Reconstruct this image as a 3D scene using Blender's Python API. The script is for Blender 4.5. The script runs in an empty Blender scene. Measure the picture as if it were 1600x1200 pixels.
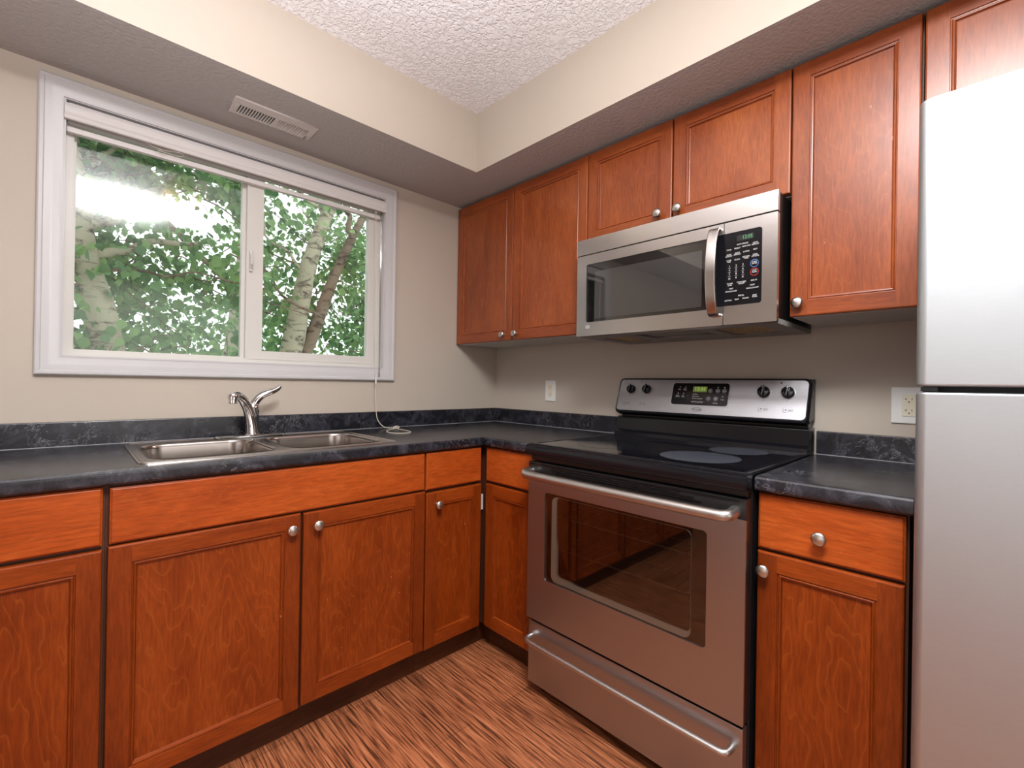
import bpy, bmesh, math, random
from mathutils import Vector, Matrix, noise
R = math.radians
D = bpy.data
C = bpy.context.scene.collection
scene = bpy.context.scene

# ------------------------------------------------------------ camera
CAM = Vector((-1.88836, -2.09093, 1.139))
yaw, pitch, roll, F_PX = R(45.9965), R(0.1012), R(0.9128), 718.489
PX, PY = 799.371, 598.871
fw = Vector((math.cos(yaw)*math.cos(pitch), math.sin(yaw)*math.cos(pitch), math.sin(pitch)))
rt = Vector((math.sin(yaw), -math.cos(yaw), 0))
up = rt.cross(fw)
rt2 = rt*math.cos(roll) + up*math.sin(roll)
up2 = up*math.cos(roll) - rt*math.sin(roll)
cd_ = D.cameras.new('camera'); cam = D.objects.new('camera', cd_); C.objects.link(cam)
cam.matrix_world = Matrix(((rt2.x, up2.x, -fw.x, CAM.x), (rt2.y, up2.y, -fw.y, CAM.y), (rt2.z, up2.z, -fw.z, CAM.z), (0, 0, 0, 1)))
cd_.sensor_width = 36; cd_.lens = 36*F_PX/1600; cd_.clip_start = .02
cd_.shift_x = -(PX-800)/1600; cd_.shift_y = (PY-600)/1600
scene.camera = cam

# ------------------------------------------------------------ world and light
world = D.worlds.new('world'); scene.world = world; world.use_nodes = True
wn = world.node_tree.nodes; wl = world.node_tree.links
bg = wn['Background']; bg.inputs[0].default_value = (.93, .965, 1, 1); bg.inputs[1].default_value = 1.5

def area(name, loc, target, sx, sy, power, col, shape='RECTANGLE'):
    l = D.lights.new(name, 'AREA'); l.shape = shape; l.size = sx; l.size_y = sy
    l.energy = power; l.color = col
    o = D.objects.new(name, l); C.objects.link(o); o.location = loc
    o.rotation_euler = (Vector(target)-Vector(loc)).to_track_quat('-Z', 'Y').to_euler()
    return o
# the flash bounced off the ceiling beside the camera, two added fill lights in the unseen room, sky in the window
area('ceiling_glow', (-1.64, -2.12, 2.40), (-1.64, -2.12, 0),   .62, .62, 45, (.99, .985, .98), 'DISK')
fl_ = D.lights.new('flash_aimed_at_ceiling', 'SPOT'); fl_.energy = 185; fl_.spot_size = R(150); fl_.spot_blend = 1; fl_.shadow_soft_size = .12; fl_.color = (.97, .975, 1)
fo_ = D.objects.new('flash_aimed_at_ceiling', fl_); C.objects.link(fo_); fo_.location = (-1.95, -1.80, 1.50)
fo_.rotation_euler = (Vector((-1.90, -1.66, 2.4))-Vector(fo_.location)).to_track_quat('-Z', 'Y').to_euler()
area('left_room_fill', (-3.9, -2.6, 1.25), (0, -2.2, 1.2), 2.2, 1.9, 9, (.93, .96, 1))  # added fill light by the left wall, which has no window
area('rear_room_fill', (-1.2, -4.9, 1.35), (-1.0, 0, 1.3), 2.0, 1.8, 15, (1, .985, .97))  # unseen fill added behind the camera to brighten the kitchen
scene.view_settings.view_transform = 'Standard'
scene.view_settings.look = 'None'
scene.view_settings.gamma = 1
scene.view_settings.use_curve_mapping = False
scene.view_settings.exposure = 0.34

# ------------------------------------------------------------ materials
def newmat(name):
    m = D.materials.new(name); m.use_nodes = True
    nt = m.node_tree; b = nt.nodes['Principled BSDF']
    return m, nt, b
def nd(nt, t, **kw):
    n = nt.nodes.new(t)
    for k, v in kw.items(): setattr(n, k, v)
    return n
def setb(b, col=None, rough=None, metal=None, spec=None, coat=None, coatr=None, aniso=None):
    if col is not None: b.inputs['Base Color'].default_value = (*col, 1)
    if rough is not None: b.inputs['Roughness'].default_value = rough
    if metal is not None: b.inputs['Metallic'].default_value = metal
    if spec is not None: b.inputs['Specular IOR Level'].default_value = spec
    if coat is not None: b.inputs['Coat Weight'].default_value = coat
    if coatr is not None: b.inputs['Coat Roughness'].default_value = coatr
    if aniso is not None: b.inputs['Anisotropic'].default_value = aniso
def plain(name, col, rough=.5, metal=0, **kw):
    m, nt, b = newmat(name); setb(b, col, rough, metal, **kw); return m
def ramp(nt, fac, stops, interp='LINEAR'):
    r = nd(nt, 'ShaderNodeValToRGB'); r.color_ramp.interpolation = interp
    e = r.color_ramp.elements
    while len(e) < len(stops): e.new(.5)
    for el, (p, c) in zip(e, stops):
        el.position = p; el.color = (*c, 1) if len(c) == 3 else c
    nt.links.new(fac, r.inputs[0]); return r
def coords(nt, scale=(1, 1, 1), rnd=True, coord='Object'):
    tc = nd(nt, 'ShaderNodeTexCoord'); mp = nd(nt, 'ShaderNodeMapping')
    mp.inputs['Scale'].default_value = scale
    if rnd:
        oi = nd(nt, 'ShaderNodeObjectInfo')
        mu = nd(nt, 'ShaderNodeVectorMath', operation='MULTIPLY_ADD')
        mu.inputs[1].default_value = (17.3, 9.1, 23.7)
        nt.links.new(oi.outputs['Random'], mu.inputs[0]); nt.links.new(tc.outputs[coord], mu.inputs[2])
        nt.links.new(mu.outputs[0], mp.inputs[0])
    else: nt.links.new(tc.outputs[coord], mp.inputs[0])
    return mp.outputs[0]
def nz(nt, vec, scale, detail=3, rough=.5, dist=0):
    n = nd(nt, 'ShaderNodeTexNoise'); n.inputs['Scale'].default_value = scale
    n.inputs['Detail'].default_value = detail; n.inputs['Roughness'].default_value = rough
    n.inputs['Distortion'].default_value = dist
    nt.links.new(vec, n.inputs['Vector']); return n.outputs['Fac']
def mixc(nt, fac, a, b, mode='MIX'):
    n = nd(nt, 'ShaderNodeMix', data_type='RGBA', blend_type=mode)
    for s, v in ((0, fac), (6, a), (7, b)):
        if isinstance(v, (int, float)): n.inputs[s].default_value = v
        elif isinstance(v, tuple): n.inputs[s].default_value = (*v, 1)
        else: nt.links.new(v, n.inputs[s])
    return n.outputs[2]
def bump(nt, b, h, strength=.3, dist=.002):
    n = nd(nt, 'ShaderNodeBump'); n.inputs['Strength'].default_value = strength
    n.inputs['Distance'].default_value = dist
    nt.links.new(h, n.inputs['Height']); nt.links.new(n.outputs[0], b.inputs['Normal'])

def wood(name, horizontal, dark=(.15, .0205, .0012), mid=(.22, .035, .0028), light=(.29, .052, .006), veins=.27, spec=.28, coat=.10, contour=30):
    m, nt, b = newmat(name)
    sc = (.10, 1, 1) if horizontal else (1, 1, .10)
    sc2 = (.28, 1, 1) if horizontal else (1, 1, .28)
    v = coords(nt, sc); v2 = coords(nt, sc2)
    fine = nz(nt, v, 190, 4, .65)
    broad = nz(nt, v2, 7, 3, .55, .6)
    base = ramp(nt, broad, [(.25, dark), (.5, mid), (.78, light)])
    g = ramp(nt, fine, [(.30, (.45, .42, .36)), (.64, (1.18, 1.2, 1.25))])
    c1 = mixc(nt, .55, base.outputs[0], g.outputs[0], 'MULTIPLY')
    # contour figure of rotary-cut maple
    f = nz(nt, v2, 4.0, 4, .5, .25)
    mu = nd(nt, 'ShaderNodeMath', operation='MULTIPLY'); mu.inputs[1].default_value = contour
    nt.links.new(f, mu.inputs[0])
    fr = nd(nt, 'ShaderNodeMath', operation='FRACT'); nt.links.new(mu.outputs[0], fr.inputs[0])
    ln = ramp(nt, fr.outputs[0], [(0, (0, 0, 0)), (.05, (1, 1, 1)), (.18, (.2, .2, .2)), (.5, (0, 0, 0))])
    s = nd(nt, 'ShaderNodeMath', operation='MULTIPLY'); s.inputs[1].default_value = veins
    nt.links.new(ln.outputs[0], s.inputs[0])
    c2 = mixc(nt, s.outputs[0], c1, (min(1, light[0]*1.5), light[1]*2.1, light[2]*2.6))
    # a few pale scuffs
    sp = nz(nt, coords(nt, (1, 1, .45)), 95, 1, .5)
    spk = ramp(nt, sp, [(.80, (0, 0, 0)), (.83, (1, 1, 1))])
    s2 = nd(nt, 'ShaderNodeMath', operation='MULTIPLY'); s2.inputs[1].default_value = .5
    nt.links.new(spk.outputs[0], s2.inputs[0])
    c3 = mixc(nt, s2.outputs[0], c2, (.6, .33, .2))
    nt.links.new(c3, b.inputs['Base Color'])
    setb(b, rough=.33, spec=spec, coat=coat, coatr=.30)
    bump(nt, b, fine, .08, .0006)
    return m
WV = wood('stile_wood', False, (.13, .018, .0012), (.19, .030, .0026), (.25, .044, .005), .06)
WP = wood('panel_wood', False)
WR = wood('rail_wood', True, (.17, .024, .002), (.25, .042, .004), (.32, .060, .008), .08)
UP_ = wood('upper_panel_wood', False, (.22, .040, .006), (.31, .066, .012), (.39, .096, .020), .14, .36, .5)
WH = wood('wood_horizontal', True, (.27, .040, .004), (.38, .066, .008), (.47, .098, .016), .12)
UV_ = wood('upper_wood_vertical', False, (.21, .038, .0055), (.30, .062, .011), (.38, .09, .019), .10, .36, .5)
UH_ = wood('upper_wood_horizontal', True, (.19, .033, .005), (.28, .056, .010), (.35, .082, .017), .08, .36, .5)
WD = plain('dark_stained_wood', (.075, .022, .009), .5)
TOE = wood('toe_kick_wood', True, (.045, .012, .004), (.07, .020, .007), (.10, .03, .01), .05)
MEL = plain('white_melamine', (.62, .59, .55), .5)

def paint(name, col, sc=90, st=.12, rough=.6, dist=.002):
    m, nt, b = newmat(name); setb(b, col, rough)
    v = coords(nt, rnd=False)
    h = nz(nt, v, sc, 3, .6)
    bump(nt, b, h, st, dist)
    w = nz(nt, v, 1.7, 2, .5)
    r = ramp(nt, w, [(.3, tuple(x*.975 for x in col)), (.7, tuple(min(1, x*1.02) for x in col))])
    nt.links.new(r.outputs[0], b.inputs['Base Color'])
    return m
WALL = paint('beige_wall_paint', (.53, .466, .392), 140, .10)
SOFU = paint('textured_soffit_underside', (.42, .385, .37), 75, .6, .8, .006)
def ceiling_mat():
    m, nt, b = newmat('stipple_ceiling'); v = coords(nt, rnd=False)
    h = nz(nt, v, 62, 3, .55, .8)
    r = ramp(nt, h, [(.40, (0, 0, 0)), (.56, (1, 1, 1))])
    bump(nt, b, r.outputs[0], .6, .006); setb(b, (.83, .80, .81), .85); return m
CEIL = ceiling_mat()
TRIM = plain('white_trim_paint', (.57, .565, .57), .35)
VINYL = plain('white_vinyl', (.66, .65, .61), .35)
BLIND = plain('white_blind', (.68, .655, .645), .45)

def counter_mat():
    m, nt, b = newmat('slate_laminate'); v = coords(nt, (1, 1, 1), False)
    a = nz(nt, v, 13, 8, .68, 1.0)
    base = ramp(nt, a, [(.32, (.006, .006, .008)), (.48, (.013, .0135, .019)), (.60, (.030, .031, .041)), (.75, (.085, .087, .105))])
    w = nz(nt, v, 11, 6, .72, 1.2)
    sub = nd(nt, 'ShaderNodeMath', operation='SUBTRACT'); sub.inputs[1].default_value = .5; nt.links.new(w, sub.inputs[0])
    ab = nd(nt, 'ShaderNodeMath', operation='ABSOLUTE'); nt.links.new(sub.outputs[0], ab.inputs[0])
    vein = ramp(nt, ab.outputs[0], [(0, (.6, .6, .6)), (.011, (0, 0, 0))])
    msk = ramp(nt, nz(nt, v, 5, 2), [(.47, (0, 0, 0)), (.65, (1, 1, 1))])
    k = nd(nt, 'ShaderNodeMath', operation='MULTIPLY'); nt.links.new(vein.outputs[0], k.inputs[0]); nt.links.new(msk.outputs[0], k.inputs[1])
    c = mixc(nt, k.outputs[0], base.outputs[0], (.42, .42, .46))
    nt.links.new(c, b.inputs['Base Color']); setb(b, rough=.25, spec=.6)
    bump(nt, b, nz(nt, v, 260, 2), .06, .0006)
    return m
SLATE = counter_mat()

def steel(name, col=(.62, .60, .585), rough=.28, scale=(1, 1, 120), aniso=.5, st=.05):
    m, nt, b = newmat(name); v = coords(nt, scale, False)
    n = nz(nt, v, 9, 3, .6)
    r = ramp(nt, n, [(.3, tuple(x*.95 for x in col)), (.7, tuple(min(1, x*1.04) for x in col))])
    nt.links.new(r.outputs[0], b.inputs['Base Color'])
    rr = nd(nt, 'ShaderNodeMapRange'); rr.inputs[3].default_value = rough*.85; rr.inputs[4].default_value = rough*1.2
    nt.links.new(n, rr.inputs[0]); nt.links.new(rr.outputs[0], b.inputs['Roughness'])
    setb(b, metal=1, aniso=aniso); bump(nt, b, n, st, .0004)
    return m
ST_H = steel('brushed_steel_horizontal')
ST_FR = steel('fridge_steel', (.53, .565, .585), .45, (3, 3, 220), .0, .05)
ST_RG = steel('range_steel', (.44, .445, .465), .33, (3, 3, 260), .4, .012)
ST_MW = steel('microwave_steel', (.60, .575, .55), .24, (1, 1, 140), .6, .03)
ST_SK = steel('sink_steel', (.47, .43, .40), .22, (60, 2, 2), .3, .03)
ST_BAR = steel('steel_bar', (.58, .55, .52), .36, (90, 90, 4), .2, .02)
NICKEL = plain('brushed_nickel', (.62, .59, .55), .30, 1)
CHROME = plain('chrome', (.72, .72, .72), .09, 1)
BLK = plain('black_plastic', (.012, .012, .013), .32)
BLKG = plain('black_gloss_enamel', (.007, .007, .009), .14, spec=.38)
GLASSTOP = plain('black_glass_top', (.006, .006, .009), .07, spec=.7)
BLKM = plain('black_matt', (.008, .008, .009), .7)
BURN = plain('burner_ring_grey', (.065, .072, .092), .2)
BURN2 = plain('dark_burner_ring', (.012, .013, .017), .10)
GREYF = plain('grey_print', (.45, .45, .45), .5)
WHT = plain('white_print', (.80, .80, .80), .5)
DKP = plain('dark_print', (.05, .05, .055), .5)
GREYB = plain('grey_button', (.16, .16, .165), .4)
PLATE = plain('white_outlet_plate', (.82, .82, .80), .35)
CREAM = plain('cream_receptacle', (.80, .74, .58), .4)
SLOT = plain('dark_slot', (.02, .018, .015), .6)
CAULK = plain('pale_caulk', (.42, .42, .44), .5)
CORD = plain('cream_cord', (.72, .66, .55), .7)
VENTM = plain('painted_vent_metal', (.60, .55, .52), .5)
VDARK = plain('duct_dark', (.02, .018, .014), .8)
GASKET = plain('grey_gasket', (.22, .22, .22), .6)
def grease():
    m, nt, b = newmat('greasy_filter_mesh'); v = coords(nt, rnd=False)
    n = nz(nt, v, 160, 2, .7)
    r = ramp(nt, n, [(.35, (.10, .06, .02)), (.6, (.65, .45, .18))])
    nt.links.new(r.outputs[0], b.inputs['Base Color']); setb(b, rough=.45, metal=.5); return m
GREASE = grease()
def emit(name, col, st):
    m, nt, b = newmat(name); setb(b, (0, 0, 0), .5)
    b.inputs['Emission Color'].default_value = (*col, 1); b.inputs['Emission Strength'].default_value = st; return m
GREEN = emit('green_digits', (.25, .9, .35), .55)
LCD = emit('lime_display', (.16, .22, .04), .42)
LCDD = emit('lime_digits', (.42, .56, .12), .75)
BULB = emit('amber_bulb', (1, .62, .25), 14)
LAMPG = plain('lamp_brass', (.5, .4, .25), .3, 1)
def pane(name, tint, fac, rough, bluish=(1, 1, 1)):
    m = D.materials.new(name); m.use_nodes = True; nt = m.node_tree; nt.nodes.clear()
    out = nd(nt, 'ShaderNodeOutputMaterial'); t = nd(nt, 'ShaderNodeBsdfTransparent'); t.inputs[0].default_value = (*tint, 1)
    g = nd(nt, 'ShaderNodeBsdfGlossy'); g.inputs['Roughness'].default_value = rough; g.inputs[0].default_value = (*bluish, 1)
    fr = nd(nt, 'ShaderNodeFresnel'); fr.inputs[0].default_value = 1.45
    ad = nd(nt, 'ShaderNodeMath', operation='ADD'); ad.inputs[1].default_value = fac; nt.links.new(fr.outputs[0], ad.inputs[0])
    mx = nd(nt, 'ShaderNodeMixShader'); nt.links.new(ad.outputs[0], mx.inputs[0])
    nt.links.new(t.outputs[0], mx.inputs[1]); nt.links.new(g.outputs[0], mx.inputs[2]); nt.links.new(mx.outputs[0], out.inputs[0])
    return m
GLASS = pane('window_glass', (.96, .985, .965), .0, .10)
OVENG = pane('oven_glass', (.60, .56, .50), .06, .03)
MWG = pane('microwave_glass', (.80, .80, .80), .03, .02)
CLEAR = pane('clear_rod', (.85, .85, .85), .1, .05)
def floor_mat():
    m, nt, b = newmat('vinyl_plank_floor')
    v = coords(nt, (1, .035, 1), False)
    a = nz(nt, v, 165, 4, .64, .3)
    st = ramp(nt, a, [(.32, (.035, .011, .005)), (.42, (.16, .050, .020)), (.53, (.38, .125, .050)), (.70, (.60, .24, .11))])
    v2 = coords(nt, (1, 1, 1), False)
    br = nd(nt, 'ShaderNodeTexBrick'); br.offset = .37
    br.inputs['Scale'].default_value = 1; br.inputs['Brick Width'].default_value = .9; br.inputs['Row Height'].default_value = .15
    br.inputs['Mortar Size'].default_value = .0012
    br.inputs['Color1'].default_value = (.88, .88, .88, 1); br.inputs['Color2'].default_value = (1.08, 1.08, 1.08, 1); br.inputs['Mortar'].default_value = (.45, .45, .45, 1)
    mp = nd(nt, 'ShaderNodeMapping'); mp.inputs['Rotation'].default_value = (0, 0, R(90)); nt.links.new(v2, mp.inputs[0]); nt.links.new(mp.outputs[0], br.inputs[0])
    c = mixc(nt, 1, st.outputs[0], br.outputs['Color'], 'MULTIPLY')
    nt.links.new(c, b.inputs['Base Color']); setb(b, rough=.45); bump(nt, b, a, .15, .001)
    return m
FLOOR = floor_mat()
def bark(name, pale, darkc, thr):
    m, nt, b = newmat(name); v = coords(nt, (1, 1, 2.2))
    a = nz(nt, v, 9, 4, .65, .6)
    r = ramp(nt, a, [(thr-.10, darkc), (thr, tuple(.6*x for x in pale)), (thr+.07, pale)])
    nt.links.new(r.outputs[0], b.inputs['Base Color']); setb(b, rough=.85); bump(nt, b, a, .6, .01); return m
BARKP = bark('pale_poplar_bark', (.46, .42, .31), (.05, .035, .025), .43)
BARKB = bark('brown_bark', (.24, .18, .13), (.06, .04, .03), .45)
def leaf_mat(name, c1, c2, c3):
    m = D.materials.new(name); m.use_nodes = True; nt = m.node_tree; nt.nodes.clear()
    out = nd(nt, 'ShaderNodeOutputMaterial'); g = nd(nt, 'ShaderNodeNewGeometry')
    r = ramp(nt, g.outputs['Random Per Island'], [(0, c1), (.5, c2), (1, c3)])
    d = nd(nt, 'ShaderNodeBsdfPrincipled'); d.inputs['Roughness'].default_value = .5
    nt.links.new(r.outputs[0], d.inputs['Base Color'])
    t = nd(nt, 'ShaderNodeBsdfTranslucent'); nt.links.new(r.outputs[0], t.inputs[0])
    mx = nd(nt, 'ShaderNodeMixShader'); mx.inputs[0].default_value = .35
    nt.links.new(d.outputs[0], mx.inputs[1]); nt.links.new(t.outputs[0], mx.inputs[2]); nt.links.new(mx.outputs[0], out.inputs[0])
    return m
LEAF = leaf_mat('poplar_leaf', (.09, .20, .085), (.17, .33, .13), (.30, .47, .18))

# ------------------------------------------------------------ mesh building helpers
class MB:
    def __init__(self): self.bm = bmesh.new(); self.M = Matrix.Identity(4)
    def face(self, pts, mat=0):
        vs = [self.bm.verts.new(self.M @ Vector(p)) for p in pts]
        f = self.bm.faces.new(vs); f.material_index = mat; return f
    def box(self, x0, x1, y0, y1, z0, z1, mat=0, bev=0, seg=2, which=None):
        t = bmesh.new(); bmesh.ops.create_cube(t, size=1)
        for v in t.verts:
            v.co = Vector(((x0+x1)/2+v.co.x*(x1-x0), (y0+y1)/2+v.co.y*(y1-y0), (z0+z1)/2+v.co.z*(z1-z0)))
        if bev > 0:
            es = [e for e in t.edges if which is None or which(e)]
            bmesh.ops.bevel(t, geom=es, offset=bev, segments=seg, affect='EDGES', profile=.5)
        for f in t.faces: f.material_index = mat
        bmesh.ops.transform(t, matrix=self.M, verts=t.verts)
        me = D.meshes.new('tmp'); t.to_mesh(me); t.free(); self.bm.from_mesh(me); D.meshes.remove(me); return self
    def loft(self, rings, mat=0, closed=True, caps=True, loop=False):
        V = [[self.bm.verts.new(self.M @ Vector(p)) for p in r] for r in rings]
        n = len(V[0]); m = len(V)
        for i in range(m if loop else m-1):
            a, b = V[i], V[(i+1) % m]
            for j in range(n if closed else n-1):
                k = (j+1) % n
                f = self.bm.faces.new((a[j], a[k], b[k], b[j])); f.material_index = mat
        if caps and not loop:
            f = self.bm.faces.new(V[0][::-1]); f.material_index = mat
            f = self.bm.faces.new(V[-1]); f.material_index = mat
        return self
    def tube(self, pts, r, n=10, mat=0, caps=True, flat=1.0):
        pts = [Vector(p) for p in pts]; rings = []
        rs = r if isinstance(r, (list, tuple)) else [r]*len(pts)
        T0 = (pts[1]-pts[0]).normalized()
        ref = Vector((0, 0, 1)) if abs(T0.z) < .9 else Vector((1, 0, 0))
        N = T0.cross(ref).normalized()
        for i, p in enumerate(pts):
            T = (pts[min(i+1, len(pts)-1)]-pts[max(i-1, 0)]).normalized()
            N = (N - T*N.dot(T)).normalized(); B = T.cross(N)
            rings.append([p+(N*math.cos(2*math.pi*k/n)+B*math.sin(2*math.pi*k/n)*flat)*rs[i] for k in range(n)])
        return self.loft(rings, mat, caps=caps)
    def lathe(self, o, axis, prof, n=24, mat=0):
        o = Vector(o); A = Vector(axis).normalized()
        ref = Vector((0, 0, 1)) if abs(A.z) < .9 else Vector((1, 0, 0))
        N = A.cross(ref).normalized(); B = A.cross(N)
        rings = [[o+A*h+(N*math.cos(2*math.pi*k/n)+B*math.sin(2*math.pi*k/n))*max(r, .0002) for k in range(n)] for r, h in prof]
        return self.loft(rings, mat)
    def text(self, s, x, y, z, size, mat=0, align='CENTER', squeeze=1.0):
        """text standing upright, read from the -Y side, centred at x, z"""
        cu = D.curves.new('t', 'FONT'); cu.body = s; cu.size = size; cu.align_x = align; cu.align_y = 'CENTER'; cu.resolution_u = 2
        cu.space_line = .8
        ob = D.objects.new('t', cu); C.objects.link(ob)
        dg = bpy.context.evaluated_depsgraph_get(); me = D.meshes.new_from_object(ob.evaluated_get(dg))
        D.objects.remove(ob); D.curves.remove(cu)
        M = self.M @ Matrix.Translation((x, y, z)) @ Matrix.Rotation(R(90), 4, 'X') @ Matrix.Diagonal((squeeze, 1, 1, 1))
        me.transform(M)
        k = len(self.bm.faces); self.bm.from_mesh(me); D.meshes.remove(me)
        self.bm.faces.ensure_lookup_table()
        for f in self.bm.faces[k:]: f.material_index = mat
        return self
    def holes(self, outer, inner, t, mat=0):
        """plate in XY with holes, from z=0 up to t, transformed by M"""
        cu = D.curves.new('h', 'CURVE'); cu.dimensions = '2D'; cu.fill_mode = 'BOTH'; cu.extrude = t/2
        for lp in [outer]+inner:
            sp = cu.splines.new('POLY'); sp.points.add(len(lp)-1); sp.use_cyclic_u = True
            for p, q in zip(sp.points, lp): p.co = (q[0], q[1], 0, 1)
        ob = D.objects.new('h', cu); C.objects.link(ob)
        dg = bpy.context.evaluated_depsgraph_get(); me = D.meshes.new_from_object(ob.evaluated_get(dg))
        D.objects.remove(ob); D.curves.remove(cu)
        me.transform(self.M @ Matrix.Translation((0, 0, t/2)))
        k = len(self.bm.faces); self.bm.from_mesh(me); D.meshes.remove(me)
        self.bm.faces.ensure_lookup_table()
        for f in self.bm.faces[k:]: f.material_index = mat
        return self
    def build(self, name, mats, parent=None, smooth=True, ang=40, fixn=True):
        bm = self.bm
        if fixn: bmesh.ops.recalc_face_normals(bm, faces=bm.faces)
        if smooth:
            for f in bm.faces: f.smooth = True
            for e in bm.edges:
                if len(e.link_faces) == 2 and e.calc_face_angle(0) > R(ang): e.smooth = False
        me = D.meshes.new(name); bm.to_mesh(me); bm.free()
        for m in (mats if isinstance(mats, (list, tuple)) else [mats]): me.materials.append(m)
        o = D.objects.new(name, me); C.objects.link(o)
        if smooth:
            w = o.modifiers.new('weighted_normal', 'WEIGHTED_NORMAL'); w.keep_sharp = True; w.weight = 90
        if parent: o.parent = parent
        return o
# XY plane -> upright facade facing -Y (x stays, y becomes z, thickness towards -Y)
def facade(yf): return Matrix.Translation((0, yf, 0)) @ Matrix(((1, 0, 0, 0), (0, 0, -1, 0), (0, 1, 0, 0), (0, 0, 0, 1)))
def rrect(x0, x1, y0, y1, r, n=5):
    o = []
    for cx, cy, a in ((x1-r, y0+r, -90), (x1-r, y1-r, 0), (x0+r, y1-r, 90), (x0+r, y0+r, 180)):
        for i in range(n+1):
            t = R(a+90*i/n); o.append((cx+r*math.cos(t), cy+r*math.sin(t)))
    return o
def circ(cx, cy, r, n=20): return [(cx+r*math.cos(2*math.pi*i/n), cy+r*math.sin(2*math.pi*i/n)) for i in range(n)]

ROT_B = -math.pi/2      # pieces on the range wall are built along x and turned to face -X
def thing(name, label, cat, loc=(0, 0, 0), rz=0, group=None):
    o = D.objects.new(name, None); C.objects.link(o); o.location = loc; o.rotation_euler = (0, 0, rz)
    o.empty_display_size = .05
    o['label'] = label; o['category'] = cat
    if group: o['group'] = group
    return o
def lab(o, s): o['label'] = s; return o
def struct(o): o['kind'] = 'structure'; return o
def sempty(name):
    o = D.objects.new(name, None); C.objects.link(o); o['kind'] = 'structure'; return o

# ------------------------------------------------------------ room
ZC, ZS = 2.4074, 2.1335
XL, YF = -4.1, -5.1
WX0, WX1, WZ0, WZ1 = -1.908, -.760, 1.205, 2.049      # window opening
m = MB()
m.box(XL, WX0, 0, .16, 0, ZC); m.box(WX1, .12, 0, .16, 0, ZC); m.box(WX0, WX1, 0, .16, 0, WZ0); m.box(WX0, WX1, 0, .16, WZ1, ZC)
struct(m.build('wall_back', WALL, smooth=False))
struct(MB().box(0, .12, YF, 0, 0, ZC).build('wall_right', WALL, smooth=False))
struct(MB().box(XL-.12, XL, YF, .16, 0, ZC).build('wall_left', WALL, smooth=False))
struct(MB().box(XL-.12, .12, YF-.12, YF, 0, ZC).build('wall_front', WALL, smooth=False))
struct(MB().box(XL-.12, .12, YF-.12, .16, -.1, 0).build('floor', FLOOR, smooth=False))
struct(MB().box(XL-.12, .12, YF-.12, .16, ZC, ZC+.1).build('ceiling', CEIL, smooth=False))
# dropped soffit running over both cabinet walls
DS1, DS2 = -.4084, -.5155
m = MB()
L = [(XL, 0), (0, 0), (0, YF), (DS2, YF), (DS2, DS1), (XL, DS1)]
m.loft([[(x, y, ZS) for x, y in L], [(x, y, ZC) for x, y in L]], 0, caps=False)
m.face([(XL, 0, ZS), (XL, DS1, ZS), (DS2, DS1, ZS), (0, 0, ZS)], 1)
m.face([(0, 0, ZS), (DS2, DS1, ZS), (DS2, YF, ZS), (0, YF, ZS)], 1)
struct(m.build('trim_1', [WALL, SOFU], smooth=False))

# ------------------------------------------------------------ window
win = sempty('window_1')
OX0, OX1, OZ0, OZ1 = -1.9655, -.7055, 1.1465, 2.1035
prof = [(0, 0), (0, .016), (.004, .019), (.012, .019), (.015, .0165), (.030, .0155), (.036, .0125), (.046, .0115), (.050, .0095), (.0575, .009), (.0575, 0)]
m = MB()
rings = []
for cx, cz, sx, sz in ((OX0, OZ0, 1, 1), (OX1, OZ0, -1, 1), (OX1, OZ1, -1, -1), (OX0, OZ1, 1, -1)):
    rings.append([(cx+sx*i, -h, cz+sz*i) for i, h in prof])
m.loft(rings, 0, closed=False, caps=False, loop=True)
m.build('casing', TRIM, win, ang=25)
m = MB()                                                # jamb extension
t = .006
m.box(WX0, WX0+t, -.004, .032, WZ0, WZ1); m.box(WX1-t, WX1, -.004, .032, WZ0, WZ1)
m.box(WX0+t, WX1-t, -.004, .032, WZ0, WZ0+t); m.box(WX0+t, WX1-t, -.004, .032, WZ1-t, WZ1)
m.build('jamb', TRIM, win, smooth=False)
m = MB(); m.M = facade(.085)                            # vinyl frame
m.holes([(WX0, WZ0), (WX1, WZ0), (WX1, WZ1), (WX0, WZ1)], [[(-1.882, 1.229), (-.795, 1.229), (-.795, 2.005), (-1.882, 2.005)]], .053)
m.build('window_frame', VINYL, win)
# fixed left pane with slim stop, sliding right sash in front
m = MB(); m.M = facade(.075)
m.holes([(-1.883, 1.227), (-1.335, 1.227), (-1.335, 2.0), (-1.883, 2.0)], [[(-1.876, 1.234), (-1.379, 1.234), (-1.379, 1.985), (-1.876, 1.985)]], .022)
m.build('fixed_pane_frame', VINYL, win)
m = MB(); m.M = facade(.060)
m.holes([(-1.365, 1.226), (-.792, 1.226), (-.792, 2.0), (-1.365, 2.0)], [[(-1.303, 1.262), (-.833, 1.262), (-.833, 1.985), (-1.303, 1.985)]], .030)
m.box(-1.328, -1.318, 1.228, 1.99, 0, 0)if False else None
m.build('sliding_sash', VINYL, win)
MB().box(-1.378, -1.303, .061, .068, 1.24, 1.98).build('meeting_rail', VINYL, win)
MB().box(-1.880, -1.377, .064, .067, 1.231, 1.99).build('window_pane', GLASS, win, smooth=False)
MB().box(-1.306, -.830, .044, .047, 1.258, 1.99).build('window_pane', GLASS, win, smooth=False)
m = MB()
m.box(-1.356, -1.344, .018, .030, 1.585, 1.675, bev=.004); m.tube([(-1.350, .022, 1.66), (-1.352, .006, 1.645), (-1.352, .004, 1.615), (-1.350, .018, 1.60)], .005, 8)
m.build('latch', VINYL, win)

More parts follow.
